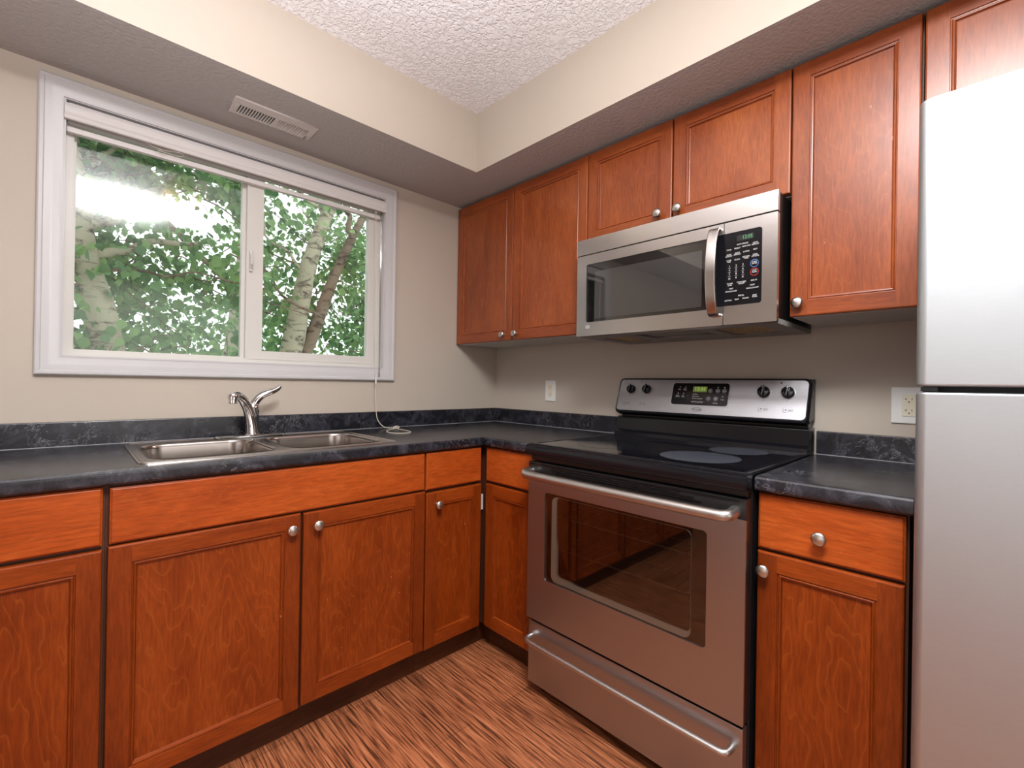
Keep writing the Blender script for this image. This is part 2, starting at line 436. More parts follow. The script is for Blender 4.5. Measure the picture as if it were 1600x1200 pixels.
# ------------------------------------------------------------ blind
bl = thing('window_blind', 'raised white slatted blind at the top of the window, its cords hanging down', 'blind', (-1.334, .0, 2.03))
bl_loc = Vector((-1.334, 0, 2.03))
def BL(mb): mb.M = Matrix.Translation(-bl_loc); return mb
m = BL(MB())
pv = [(-.004, 2.028), (-.014, 2.028), (-.019, 2.020), (-.019, 2.008), (-.015, 2.004), (-.015, 1.996), (-.019, 1.990), (-.020, 1.981), (-.016, 1.976), (-.004, 1.976)]
m.loft([[(x, y, z) for y, z in pv] for x in (WX0+.0015, WX1-.004)])
m.box(WX1-.010, WX1-.0065, -.016, .026, 1.977, 2.028)
m.build('valance', BLIND, bl, ang=50)
m = BL(MB()); m.box(WX0+.012, WX1-.012, -.001, .0255, 1.998, 2.036, bev=.002); m.build('headrail', BLIND, bl)
m = BL(MB())
for k in range(7):
    z = 1.9725+k*.0016; m.box(WX0+.010, WX1-.016, .010, .027, z, z+.0008)
m.build('slat_stack', BLIND, bl, smooth=False)
m = BL(MB()); m.box(WX0+.007, WX1-.014, .006, .028, 1.942, 1.9615, bev=.004); m.build('bottom_rail', BLIND, bl)
m = BL(MB())
m.tube([(-.792, -.010, 1.975), (-.792, -.020, 1.90), (-.793, -.024, 1.24), (-.793, -.024, 1.165)], .0034, 8)
m.build('tilt_wand', CLEAR, bl)
m = BL(MB())
m.bm.free()
for dx in (-.018, -.012):
    m = BL(MB()); m.tube([(-.800+dx, -.006, 1.98), (-.803+dx, -.022, 1.7), (-.805+dx*.8, -.026, 1.4), (-.812+dx*.1, -.028, 1.178)], .0011, 6); m.build('lift_cord', CORD, bl)
m = BL(MB()); m.box(-.8165, -.8075, -.033, -.024, 1.128, 1.178, bev=.003); m.build('cord_joiner', BLIND, bl)
m = BL(MB())
pts = [(-.812, -.029, 1.13), (-.815, -.029, 1.08), (-.812, -.030, 1.04), (-.808, -.029, .99), (-.806, -.034, .962), (-.798, -.045, .940), (-.785, -.058, .9225), (-.768, -.075, .9165), (-.755, -.10, .9165), (-.752, -.125, .9170)]
def smoothp(p, it=2):
    for _ in range(it):
        q = [p[0]]
        for a, b in zip(p, p[1:]):
            a, b = Vector(a), Vector(b); q += [a*.75+b*.25, a*.25+b*.75]
        q.append(p[-1]); p = q
    return p
m.tube(smoothp(pts), .0017, 6)
loop = [(-.752, -.12, .9170), (-.80, -.145, .9165), (-.850, -.20, .9165), (-.868, -.27, .9165), (-.845, -.315, .9165), (-.80, -.315, .9165), (-.772, -.292, .9165), (-.755, -.23, .9165), (-.750, -.16, .9165), (-.753, -.115, .9175)]
m.tube(smoothp(loop), .0017, 6)
m.tube(smoothp([(-.765, -.115, .9185), (-.745, -.10, .927), (-.728, -.105, .926), (-.740, -.13, .919), (-.762, -.125, .924), (-.748, -.10, .920)]), .0022, 6)
lab(m.build('pull_cord', CORD, bl), 'single cream cord trailing onto the dark countertop')
m = BL(MB())                                            # thin tangle of string hanging on the left
m.tube(smoothp([(-1.70, -.006, 1.976), (-1.66, -.016, 1.960), (-1.60, -.018, 1.972), (-1.585, -.016, 1.962), (-1.62, -.012, 1.955), (-1.67, -.010, 1.962), (-1.655, -.008, 1.942), (-1.64, -.006, 1.948), (-1.66, -.008, 1.968)]), .0008, 5)
m.build('string', CORD, bl)

# ------------------------------------------------------------ ceiling vent in the soffit
ve = thing('air_vent', 'painted metal air register with slots in the soffit above the window', 'vent', (-1.333, -.198, ZS))
m = MB(); m.M = Matrix.Translation((0, 0, -.006))
slots = []
for i in range(26):
    if i == 13: continue
    x = -.118+i*.0094; slots.append([(x-.0026, -.016), (x+.0026, -.016), (x+.0026, .050), (x-.0026, .050)])
m.holes([(-.143, -.058), (.143, -.058), (.143, .058), (-.143, .058)], slots, .006)
m.build('face_plate', VENTM, ve, smooth=False)
MB().box(-.125, .002, -.022, .055, -.0015, -.0005).build('duct_opening', VDARK, ve)
m = MB()
for i in range(13):
    x = .006+i*.0094; m.face([(x-.004, -.02, -.0045), (x+.004, -.02, -.001), (x+.004, .054, -.001), (x-.004, .054, -.0045)])
m.build('louver', VENTM, ve, smooth=False)
for x in (-.131, .131):
    m = MB(); m.lathe((x, .0, -.0062), (0, 0, -1), [(.003, 0), (.0025, .0015), (.0005, .002)], 10); m.build('screw', VENTM, ve)
m = MB(); m.box(.120, .125, .030, .050, -.012, -.006, bev=.001); m.build('damper_lever', GASKET, ve)

# ------------------------------------------------------------ cabinets
def panel_door(mb, x0, x1, z0, z1, yf, fr=.046, t=.019, e=.004):
    def ring(i, d): return [(x0+i, yf+d, z0+i), (x1-i, yf+d, z0+i), (x1-i, yf+d, z1-i), (x0+i, yf+d, z1-i)]
    def loops(rs):
        for a, b in zip(rs, rs[1:]):
            for k in range(4):
                j = (k+1) % 4
                mb.face([a[k], a[j], b[j], b[k]], 1 if k in (0, 2) else 0)
    loops([ring(0, t), ring(0, e), ring(e*.3, e*.3), ring(e, 0)])
    mb.face(ring(0, t)[::-1])
    mb.face([(x0+e, yf, z0+e), (x0+fr, yf, z0+e), (x0+fr, yf, z1-e), (x0+e, yf, z1-e)], 0)
    mb.face([(x1-fr, yf, z0+e), (x1-e, yf, z0+e), (x1-e, yf, z1-e), (x1-fr, yf, z1-e)], 0)
    mb.face([(x0+fr, yf, z0+e), (x1-fr, yf, z0+e), (x1-fr, yf, z0+fr), (x0+fr, yf, z0+fr)], 1)
    mb.face([(x0+fr, yf, z1-fr), (x1-fr, yf, z1-fr), (x1-fr, yf, z1-e), (x0+fr, yf, z1-e)], 1)
    pr = [ring(fr, 0), ring(fr+.0010, .0036), ring(fr+.0028, .0038), ring(fr+.0052, .0014), ring(fr+.0085, .0022), ring(fr+.0105, .0078), ring(fr+.0125, .0088)]
    loops(pr)
    mb.face(pr[-1], 2)
def slab(mb, x0, x1, z0, z1, yf, t=.019):
    def ring(i, d): return [(x0+i, yf+d, z0+i), (x1-i, yf+d, z0+i), (x1-i, yf+d, z1-i), (x0+i, yf+d, z1-i)]
    rs = [ring(0, t), ring(0, .0065), ring(.0012, .0040), ring(.003, .0032), ring(.0045, .0010), ring(.006, 0)]
    for a, b in zip(rs, rs[1:]):
        for k in range(4): mb.face([a[k], a[(k+1) % 4], b[(k+1) % 4], b[k]], 1)
    mb.face(ring(0, t)[::-1], 1); mb.face(rs[-1], 1)
KP = [(.0075, 0), (.0070, .004), (.0055, .008), (.0060, .012), (.0125, .0155), (.0160, .019), (.0165, .0215), (.0150, .0245), (.0110, .0265), (.0050, .0275), (.0005, .0278)]
def knob(parent, x, y, z):
    m = MB(); m.lathe((x, y, z), (0, -1, 0), KP, 26); return m.build('knob', NICKEL, parent, ang=60)
def add_door(th, base, x0, x1, z0, z1, yf, kn=None, mats=None, name='door'):
    m = MB(); m.M = Matrix.Translation(-Vector(base)); panel_door(m, x0, x1, z0, z1, yf)
    d = m.build(name, mats, th, ang=20, fixn=False)
    bmn = d.data; 
    if kn: knob(d, kn[0]-base[0], yf-base[1], kn[1]-base[2])
    return d
def add_slab(th, base, x0, x1, z0, z1, yf, name='drawer', kn=None, mats=None):
    m = MB(); m.M = Matrix.Translation(-Vector(base)); slab(m, x0, x1, z0, z1, yf)
    d = m.build(name, mats, th, ang=30, fixn=False)
    if kn: knob(d, kn[0]-base[0], yf-base[1], kn[1]-base[2])
    return d
WM = [WV, WH, WP]; DM = [WV, WR, WP]; UM = [UV_, UH_, UP_]
YB = -.607                # front plane of the base doors
ZT0, ZT1, ZD0, ZD1 = .730, .870, .115, .7225
def root_base(x0, x1, run):
    if run == 'A': return ((x0+x1)/2, -.3, 0), 0
    return ((-.3), -((x0+x1)/2), 0), ROT_B
def base_cab(name, label, x0, x1, run, group=None, toe=True):
    loc, rz = root_base(x0, x1, run)
    th = thing(name, label, 'cabinet', loc, rz, group)
    base = ((x0+x1)/2, -.3, 0)
    m = MB(); m.M = Matrix.Translation(-Vector(base)); m.box(x0, x1-(.007 if run == 'B' else 0), YB+.021, -.004, .105, .8745)
    m.build('cabinet_body', WD, th, smooth=False)
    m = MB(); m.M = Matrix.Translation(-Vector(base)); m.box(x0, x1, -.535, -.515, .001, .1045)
    m.build('toe_kick', TOE, th, smooth=False)
    return th, base
GB = 'base cabinets under the dark countertop'
th, b = base_cab('base_cabinet', 'wood base cabinet at the far left of the window wall, one drawer over a door', -2.275, -1.8175, 'A', GB)
add_slab(th, b, -2.270, -1.8225, ZT0, ZT1+.003, YB, 'drawer', (-2.046, .80), WM)
add_door(th, b, -2.270, -1.8225, ZD0, ZD1-.002, YB, (-2.243, .682), DM)
th, b = base_cab('base_cabinet', 'wider wood base cabinet at the end of the window counter, drawer over two doors', -2.88, -2.2755, 'A', GB)
add_slab(th, b, -2.875, -2.280, ZT0, ZT1, YB, 'drawer', (-2.58, .80), WM)
add_door(th, b, -2.875, -2.579, ZD0, ZD1, YB, (-2.604, .682), DM)
add_door(th, b, -2.576, -2.280, ZD0, ZD1, YB, (-2.551, .682), DM)
# sink cabinet: an open box so the bowls hang inside it
th = thing('sink_cabinet', 'wide wood sink cabinet with two doors under one long false drawer front', 'cabinet', (-1.36, -.3, 0), 0, GB)
b = (-1.36, -.3, 0)
m = MB(); m.M = Matrix.Translation(-Vector(b))
m.box(-1.817, -1.80, YB+.021, -.004, .105, .8745); m.box(-.918, -.901, YB+.021, -.004, .105, .8745)
m.box(-1.80, -.918, YB+.021, -.004, .105, .125); m.box(-1.80, -.918, -.012, -.004, .125, .8745)
m.box(-1.80, -.918, YB+.021, -.572, .715, .8745); m.box(-1.37, -1.34, YB+.021, -.572, .125, .715)
m.build('cabinet_body', WD, th, smooth=False)
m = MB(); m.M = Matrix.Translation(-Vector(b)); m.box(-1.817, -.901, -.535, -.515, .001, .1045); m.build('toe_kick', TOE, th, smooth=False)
add_slab(th, b, -1.8105, -.9045, ZT0, ZT1, YB, 'false_drawer_front', None, WM)
add_door(th, b, -1.8125, -1.3585, ZD0, ZD1+.003, YB, (-1.388, .682), DM)
add_door(th, b, -1.3505, -.9015, ZD0+.003, ZD1+.001, YB, (-1.310, .682), DM)
# corner cabinet, L shaped
th = thing('corner_cabinet', 'L shaped wood corner cabinet with a door on each side of the inner corner', 'cabinet', (-.45, -.45, 0), 0, GB)
b = (-.45, -.45, 0)
m = MB(); m.M = Matrix.Translation(-Vector(b))
m.box(-.900, -.650, YB+.021, -.004, .105, .8745)
m.box(-.650, -.004, -.560, -.004, .105, .8745)
m.box(YB+.021, -.004, -.900, -.560, .105, .8745)
m.build('cabinet_body', WD, th, smooth=False)
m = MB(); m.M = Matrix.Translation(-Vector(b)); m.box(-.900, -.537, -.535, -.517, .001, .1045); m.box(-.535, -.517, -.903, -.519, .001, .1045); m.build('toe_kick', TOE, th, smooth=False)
m = MB(); m.M = Matrix.Translation(-Vector(b)); m.box(-.618, -.598, -.590, -.570, .60, .665); m.build('shelf_edge', MEL, th, smooth=False)
d1 = add_slab(th, b, -.8965, -.6225, ZT0-.003, ZT1, YB, 'drawer_front', None, WM)
d2 = add_door(th, b, -.8965, -.6215, ZD0, ZD1-.007, YB, (-.848, .668), DM)
# range side of the corner cabinet: local frame turned
def turned(o):
    o.matrix_local = Matrix.Translation((.45-.3*0, .45, 0)) if False else o.matrix_local; return o
hub = Matrix.Translation(-Vector(b)) @ Matrix.Rotation(ROT_B, 4, 'Z')
m = MB(); slab(m, .6145, .9015, ZT0-.003, ZT1-.001, YB); o = m.build('drawer_front', WM, th, ang=30, fixn=False); o.matrix_local = hub
m = MB(); panel_door(m, .6155, .9015, ZD0, ZD1-.006, YB); o = m.build('door', DM, th, ang=20, fixn=False); o.matrix_local = hub
# drawer base right of the range
th, b = base_cab('base_cabinet', 'wood base cabinet between the range and the fridge, one drawer over one door', 1.681, 1.985, 'B', GB)
add_slab(th, b, 1.6835, 1.974, ZT0, ZT1, YB, 'drawer', (1.821, .789), WM)
add_door(th, b, 1.6835, 1.973, ZD0, ZD1, YB, (1.702, .679), DM)

# uppers
GU = 'wall cabinets on the range wall'
YU, ZU0, ZU1 = -.3125, 1.357, 2.121
def upper_cab(label, x0, x1, z0, name='wall_cabinet', z1=ZU1):
    loc = (-.16, -(x0+x1)/2, z0); th = thing(name, label, 'cabinet', loc, ROT_B, GU)
    base = ((x0+x1)/2, -.16, z0)
    m = MB(); m.M = Matrix.Translation(-Vector(base))
    m.box(x0+.001, x1-.001, YU+.021, -.003, z0+.002, z1)
    o = m.build('cabinet_body', [WD], th, smooth=False)
    m = MB(); m.M = Matrix.Translation(-Vector(base)); m.box(x0+.004, x1-.004, YU+.024, -.004, z0-.001, z0+.0018); m.build('bottom_panel', MEL, th, smooth=False)
    return th, base
th, b = upper_cab('tall wall cabinet with two doors in the corner beside the window', .003, .905, ZU0)
add_door(th, b, .004, .4535, ZU0, ZU1-.004, YU, (.398, 1.387), UM)
add_door(th, b, .457, .9035, ZU0, ZU1-.004, YU, (.487, 1.387), UM)
th, b = upper_cab('short wall cabinet with two doors above the microwave', .9055, 1.6685, 1.732)
add_door(th, b, .907, 1.2835, 1.735, ZU1-.004, YU, (1.235, 1.779), UM)
add_door(th, b, 1.288, 1.6665, 1.735, ZU1-.004, YU, (1.312, 1.779), UM)
th, b = upper_cab('tall single door wall cabinet between the microwave and the fridge', 1.669, 1.969, ZU0)
add_door(th, b, 1.670, 1.965, ZU0, ZU1-.004, YU, (1.694, 1.395), UM)
th, b = upper_cab('short wall cabinet above the fridge, its doors without visible knobs', 1.9695, 2.84, 1.73)
add_door(th, b, 1.971, 2.403, 1.733, ZU1-.004, YU, (2.36, 1.76), UM)
add_door(th, b, 2.407, 2.838, 1.733, ZU1-.004, YU, (2.45, 1.76), UM)

# ------------------------------------------------------------ countertops
NP = [(-.028, .914), (-.012, .914), (-.005, .9125), (-.0012, .908), (0, .901), (0, .889), (-.0012, .882), (-.006, .877), (-.028, .877)]
CA, CB = -.619, -.625
ct = thing('countertop', 'long dark slate-look countertop with the sink cut in, wrapping the corner to the range', 'countertop', (-1.3, -.3, .89))
cl = Vector((-1.3, -.3, .89))
m = MB(); m.M = Matrix.Translation(-cl)
r1 = [(-2.90, CA-o, z) for o, z in NP]; r2 = [(CB-o, CA-o, z) for o, z in NP]; r3 = [(CB-o, -.9045, z) for o, z in NP]
m.loft([r1, r2, r3])
def slabxy(x0, x1, y0, y1): m.box(x0, x1, y0, y1, .877, .914)
yb = CA+.027
HX0, HX1, HY0, HY1 = -1.745, -.999, -.548, -.082
slabxy(-2.90, HX0, yb, -.0005); slabxy(HX1, CB+.027, yb, -.0005); slabxy(HX0, HX1, yb, HY0); slabxy(HX0, HX1, HY1, -.0005)
slabxy(CB+.027, -.0005, yb, -.0005); slabxy(CB+.027, -.0005, -.9045, yb)
m.build('worktop', SLATE, ct, ang=30)
def splash(mb, pts):
    pr = [(0, .9142), (.020, .9142), (.020, .988), (.0185, .992), (.015, .9935), (0, .9935)]
    mb.loft([[(p[0](o), p[1](o), z) for o, z in pr] for p in pts])
m = MB(); m.M = Matrix.Translation(-cl)
splash(m, [(lambda o: -2.90, lambda o: -.0005-o), (lambda o: -.0005-o, lambda o: -.0005-o), (lambda o: -.0005-o, lambda o: -.9045)])
m.build('backsplash', SLATE, ct, ang=30)
m = MB(); m.M = Matrix.Translation(-cl); m.tube([(-2.90, -.0213, .9145), (-.0213, -.0213, .9145), (-.0213, -.9045, .9145)], .0011, 6); m.build('caulk_line', CAULK, ct)
ct2 = thing('countertop', 'short dark slate-look countertop between the range and the fridge', 'countertop', (-.3, -1.834, .89))
cl2 = Vector((-.3, -1.834, .89))
m = MB(); m.M = Matrix.Translation(-cl2)
m.loft([[(CB-o, y, z) for o, z in NP] for y in (-1.6805, -1.9865)]); m.box(CB+.027, -.0005, -1.9865, -1.6805, .877, .914)
m.build('worktop', SLATE, ct2, ang=30)
m = MB(); m.M = Matrix.Translation(-cl2)
splash(m, [(lambda o: -.0005-o, lambda o: -1.6805), (lambda o: -.0005-o, lambda o: -1.9865)])
m.build('backsplash', SLATE, ct2, ang=30)
m = MB(); m.M = Matrix.Translation(-cl2); m.tube([(-.0213, -1.6805, .9145), (-.0213, -1.9865, .9145)], .0011, 6); m.build('caulk_line', CAULK, ct2)

# ------------------------------------------------------------ sink
sk = thing('kitchen_sink', 'double bowl stainless steel sink set into the dark countertop under the window', 'sink', (-1.372, -.315, .914))
m = MB(); m.M = Matrix.Translation((0, 0, .0008))
X0, X1, Y0, Y1 = -.382, .382, -.243, .243
B1 = (-.352, -.018, -.205, .172); B2 = (.018, .352, -.205, .172)
m.holes(rrect(X0+.006, X1-.006, Y0+.006, Y1-.006, .022), [rrect(*B1, .07), rrect(*B2, .07)], .0012)
o = [rrect(X0+d, X1-d, Y0+d, Y1-d, .024-d*.5) for d in (0, .001, .004, .007, .010)]
zs = (0, .003, .0042, .0035, .0014)
m.loft([[(x, y, z-.0004) for x, y in r] for r, z in zip(o, zs)], caps=False)
m.build('rim', ST_SK, sk, ang=35)
for Bx in (B1, B2):
    m = MB()
    x0, x1, y0, y1 = Bx; rings = []
    for d, z, rr in ((-.001, .0030, .071), (.003, .0022, .068), (.006, -.002, .066), (.008, -.012, .064), (.012, -.06, .06), (.016, -.11, .056), (.022, -.14, .052), (.034, -.156, .05), (.06, -.163, .045)):
        rings.append([(x, y, z) for x, y in rrect(x0+d, x1-d, y0+d, y1-d, rr)])
    m.loft(rings, caps=False)
    m.face(rings[-1])
    bw = m.build('bowl', ST_SK, sk, ang=50)
    m = MB(); cx, cy = (x0+x1)/2, (y0+y1)/2
    m.lathe((cx, cy, -.1628), (0, 0, 1), [(.042, 0), (.042, .002), (.036, .003), (.030, .0005)], 24); m.build('drain', CHROME, bw)

fa = thing('kitchen_faucet', 'chrome single lever faucet behind the sink, spout swung to the left', 'faucet', (-1.366, -.092, .9180))
m = MB()
rr_ = lambda d: rrect(-.128+d, .122-d, -.026+d, .026-d, .025-d)
m.loft([[(x, y, z) for x, y in rr_(d)] for d, z in ((0, 0), (0, .003), (.003, .0065), (.008, .008))])
m.build('deck_plate', CHROME, fa, ang=40)
m = MB(); m.lathe((0, 0, .007), (0, 0, 1), [(.027, 0), (.026, .006), (.0235, .010), (.0235, .058), (.0225, .062), (.0225, .082), (.024, .084), (.024, .088)], 28)
m.build('faucet_body', CHROME, fa, ang=40)
m = MB(); m.lathe((0, 0, .096), (0, 0, 1), [(.0245, 0), (.0260, .006), (.0255, .016), (.021, .030), (.013, .040), (.005, .044), (.0005, .045)], 28)
lv = smoothp([(0.0, -.004, .115), (.010, -.006, .140), (.028, -.010, .160), (.052, -.013, .172), (.078, -.014, .181), (.092, -.014, .192), (.097, -.014, .200)], 2)
n = len(lv); m.tube(lv, [.0120*(1-i/(n-1))**.7+.0052 for i in range(n)], 12)
m.build('lever', CHROME, fa, ang=50)
m = MB()
sp = smoothp([(-.002, -.008, .018), (-.008, -.020, .055), (-.020, -.036, .100), (-.042, -.062, .138), (-.068, -.092, .161), (-.084, -.110, .165), (-.094, -.122, .158)], 2)
n = len(sp); m.tube(sp, [.0225-.0095*(i/(n-1)) for i in range(n)], 16)
spt = m.build('spout', CHROME, fa, ang=50)
m = MB(); m.lathe((-.094, -.123, .1730), (-.05, -.06, -1), [(.006, 0), (.0155, .004), (.0180, .012), (.0180, .022), (.0145, .0225), (.0150, .025), (.0150, .036), (.012, .038), (.0005, .0385)], 24)
m.build('aerator', CHROME, spt, ang=40)

# ------------------------------------------------------------ outlets
def outlet(label, yc, zc, w, h, big):
    th = thing('wall_outlet', label, 'outlet', (-.0005, yc, zc), ROT_B)
    m = MB(); m.box(-w/2, w/2, -.006, 0, -h/2, h/2, bev=.003)
    m.build('cover_plate', PLATE, th)
    m = MB(); m.box(-.0165, .0165, -.0085, -.0055, -.0335, .0335, bev=.001)
    rc = m.build('receptacle', CREAM, th)
    for s in (-1, 1):
        z = s*.0175; m = MB()
        m.box(-.0075, -.006, -.009, -.0084, z-.001, z+.006); m.box(.006, .0075, -.009, -.0084, z-.001, z+.006)
        if big: m.box(-.011, -.0075, -.009, -.0084, z+.002, z+.0032)
        m.lathe((0, -.0084, z-.0065), (0, -1, 0), [(.0022, 0), (.0022, .0006)], 10)
        m.build('socket_slots', SLOT, rc)
        m = MB(); m.lathe((0, -.0055, s*.046), (0, -1, 0), [(.003, 0), (.0028, .0012), (.0003, .0016)], 12); m.build('screw', PLATE, th)
outlet('small white outlet plate on the wall left of the range', -.4445, 1.106, .072, .112, False)
outlet('wider white outlet plate with cream sockets beside the fridge', -1.922, 1.092, .088, .113, True)

# ------------------------------------------------------------ microwave (built along x, turned to the range wall)
mw = thing('microwave', 'stainless steel over-the-range microwave hung below the short cabinet', 'microwave', (-.2, -1.29, 1.332), ROT_B)
mb0 = Matrix.Translation(-Vector((1.29, -.2, 1.332)))
def MM(): m = MB(); m.M = mb0.copy(); return m
MX0, MX1, MF = .922, 1.659, -.396
m = MM(); m.box(MX0+.004, MX1-.003, -.378, -.004, 1.3505, 1.7245); m.build('casing', BLK, mw, smooth=False)
m = MM(); m.box(MX0, MX1, MF, -.378, 1.6625, 1.7250, bev=.002); m.build('vent_panel', ST_MW, mw)
m = MM(); m.M = mb0 @ facade(-.3785); 
WXa, WXb, WZa, WZb = .968, 1.462, 1.3905, 1.6215
m.holes(rrect(MX0, 1.5045, 1.3365, 1.6590, .002, 2), [rrect(WXa, WXb, WZa, WZb, .008)], .0175)
dr = m.build('door', ST_MW, mw, ang=40)
m = MM(); m.box(WXa-.001, WXb+.001, MF+.003, MF+.006, WZa-.001, WZb+.001); m.build('door_window', MWG, dr, smooth=False)
m = MM(); m.box(WXa-.004, WXb+.004, -.3795, -.3785, WZa-.004, WZb+.004); m.build('window_surround', BLKG, dr, smooth=False)
m = MM(); m.box(1.0, 1.43, -.383, -.381, 1.405, 1.592); m.build('window_mesh', plain('grey_mesh_screen', (.16, .16, .158), .55), dr, smooth=False)
m = MM()
hp = [(1.481, MF+.002, 1.640), (1.481, MF-.012, 1.645), (1.481, MF-.026, 1.632), (1.481, MF-.040, 1.58), (1.481, MF-.046, 1.506), (1.481, MF-.040, 1.432), (1.481, MF-.026, 1.380), (1.481, MF-.012, 1.367), (1.481, MF+.002, 1.372)]
hp = smoothp(hp, 2)
rings = []
for i, p in enumerate(hp):
    a = Vector(hp[max(i-1, 0)]); c = Vector(hp[min(i+1, len(hp)-1)]); T = (Vector(c)-a).normalized(); N = Vector((1, 0, 0)).cross(T)
    rings.append([Vector(p)+Vector((1, 0, 0))*u+N*v for u, v in rrect(-.0165, .0165, -.004, .004, .0038, 3)])
m.loft(rings); m.build('handle', ST_MW, dr, ang=50)
m = MM(); m.M = mb0 @ facade(-.378); m.holes(rrect(1.5065, MX1, 1.3365, 1.6590, .002, 2), [], .018); cpn = m.build('control_housing', ST_MW, mw, ang=40)
m = MM(); m.M = mb0 @ facade(MF); m.holes(rrect(1.468, 1.617, 1.396, 1.624, .008), [], .0015); m.build('control_panel', BLKG, cpn, ang=40)
YT = MF-.0018
m = MM()
m.M = mb0 @ facade(YT+.0001); m.holes(rrect(1.545, 1.594, 1.593, 1.611, .001, 1), [], .0006); m.build('display', BLKM, cpn, smooth=False)
m = MM(); m.text('12:05', 1.576, YT-.0009, 1.602, .0155, squeeze=.9); m.build('display_digits', GREEN, cpn, smooth=False)
m = MM()
def lbl(rows, col=0):
    for s, x, z in rows: m.text(s, x, YT-.0002, z, .0062, col, squeeze=.8)
c4 = (1.522, 1.547, 1.573, 1.599)
lbl([('AUTO SENSOR', 1.562, 1.583)])
lbl([('COOK', c4[0], 1.571), ('REHEAT', c4[1], 1.572), ('POPCORN', c4[2], 1.574), ('AUTO\nDEFROST', c4[3], 1.577)])
lbl([('RAPID\nDEFROST', c4[0], 1.553), ('QUICK\nDEFROST', c4[1], 1.555), ('SOFTEN', c4[2], 1.557), ('MELT', c4[3], 1.559)])
lbl([('COOK\nTIME', c4[0], 1.535), ('CLOCK', c4[1], 1.537), ('KITCHEN\nTIMER', c4[2], 1.539), ('MORE\nOPTIONS', c4[3], 1.541)])
for i, s in enumerate('123456789'):
    m.text(s, 1.524+(i % 3)*.020, YT-.0002, 1.519-(i//3)*.0125, .0080); m.box(1.520+(i % 3)*.020, 1.528+(i % 3)*.020, YT-.0005, YT, 1.5128-(i//3)*.0125, 1.5134-(i//3)*.0125)
m.text('0', 1.544, YT-.0002, 1.481, .0080)
m.text('X', 1.564, YT-.0002, 1.481, .0075); m.text('O', 1.524, YT-.0002, 1.480, .0085)
lbl([('START\nENTER', 1.597, 1.519), ('STOP\nCLEAR', 1.597, 1.493)])
lbl([('POWER\nLEVEL', 1.526, 1.462), ('TURNTABLE\nON/OFF', 1.560, 1.463), ('ADD 30', 1.596, 1.466)])
lbl([('VENT', 1.530, 1.448), ('HIGH/LOW/OFF', 1.530, 1.440), ('LIGHT', 1.592, 1.452), ('HIGH/LOW/OFF', 1.592, 1.443)])
lbl([('SPECIAL', 1.560, 1.424), ('OATMEAL', c4[0], 1.412), ('SOUP', c4[1], 1.413), ('SNACKS', c4[2], 1.414), ('BABY\nFOOD', c4[3], 1.418)])
m.build('button_label', WHT, cpn, smooth=False)
def ringpart(name, cx, cz, r, mat, parent, Y, M0, w=.0012):
    m = MB(); m.M = M0 @ facade(Y); m.holes(circ(cx, cz, r, 28), [circ(cx, cz, r-w, 28)], .0006); return m.build(name, mat, parent, smooth=False)
BLUE = plain('blue_print', (.10, .25, .60), .5); RED = plain('red_print', (.60, .03, .03), .5)
lab(ringpart('button_ring', 1.597, 1.517, .0118, BLUE, cpn, YT, mb0), 'blue ring around the start button')
lab(ringpart('button_ring', 1.597, 1.491, .0118, RED, cpn, YT, mb0), 'red ring around the stop button')
m = MM(); m.M = mb0 @ facade(MF); m.holes(rrect(.968, .986, 1.366, 1.378, .001, 1), [], .0008); m.build('badge', GREYF, dr, smooth=False)
m = MM(); m.text('88', .977, MF-.0010, 1.372, .009); m.build('badge_print', DKP, dr, smooth=False)
# underside pan
m = MM(); m.M = mb0 @ Matrix.Translation((0, 0, 1.3325))
m.holes([(MX0+.004, -.374), (MX1-.003, -.374), (MX1-.003, -.006), (MX0+.004, -.006)],
        [[(.985, -.30), (1.10, -.30), (1.10, -.09), (.985, -.09)], [(1.45, -.33), (1.60, -.33), (1.60, -.12), (1.45, -.12)], [(1.16, -.35), (1.40, -.35), (1.40, -.17), (1.16, -.17)]], .016)
GREYM = plain('grey_pan_metal', (.26, .25, .24), .4, .3)
m.build('bottom_pan', GREYM, mw, smooth=False)
for x0, x1, y0, y1 in ((.985, 1.10, -.30, -.09), (1.45, 1.60, -.33, -.12)):
    m = MM(); m.box(x0+.002, x1-.002, y0+.002, y1-.002, 1.336, 1.340); m.build('grease_filter', GREASE, mw, smooth=False)
m = MM(); m.box(1.162, 1.398, -.348, -.172, 1.337, 1.342); m.build('lamp_lens', plain('smoked_lens', (.05, .05, .055), .2), mw, smooth=False)

# ------------------------------------------------------------ range
rg = thing('kitchen_range', 'stainless steel and black freestanding glass-top range between the counters', 'range', (-.33, -1.297, 0), ROT_B)
rb0 = Matrix.Translation(-Vector((1.297, -.33, 0)))
def RM(): m = MB(); m.M = rb0.copy(); return m
RX0, RX1, RF = .917, 1.677, -.662
m = RM()
CX0, CX1, CZ0, CZ1, CY = .99, 1.60, .40, .80, -.14
m.box(RX0+.002, CX0, -.622, -.008, .035, .874); m.box(CX1, RX1-.002, -.622, -.008, .035, .874)
m.box(CX0, CX1, -.622, -.008, .035, CZ0); m.box(CX0, CX1, -.622, -.008, CZ1, .874); m.box(CX0, CX1, CY, -.008, CZ0, CZ1)
m.build('range_body', BLK, rg, smooth=False)
for z in (.545, .66):
    m = RM(); m.tube([(CX0+.006, -.600, z), (CX1-.006, -.600, z)], .0032, 8); m.tube([(CX0+.006, -.17, z), (CX1-.006, -.17, z)], .0032, 8)
    for k in range(15):
        x = CX0+.025+k*.04; m.tube([(x, -.600, z+.003), (x, -.17, z+.003)], .0018, 6)
    m.build('oven_rack', NICKEL, rg)
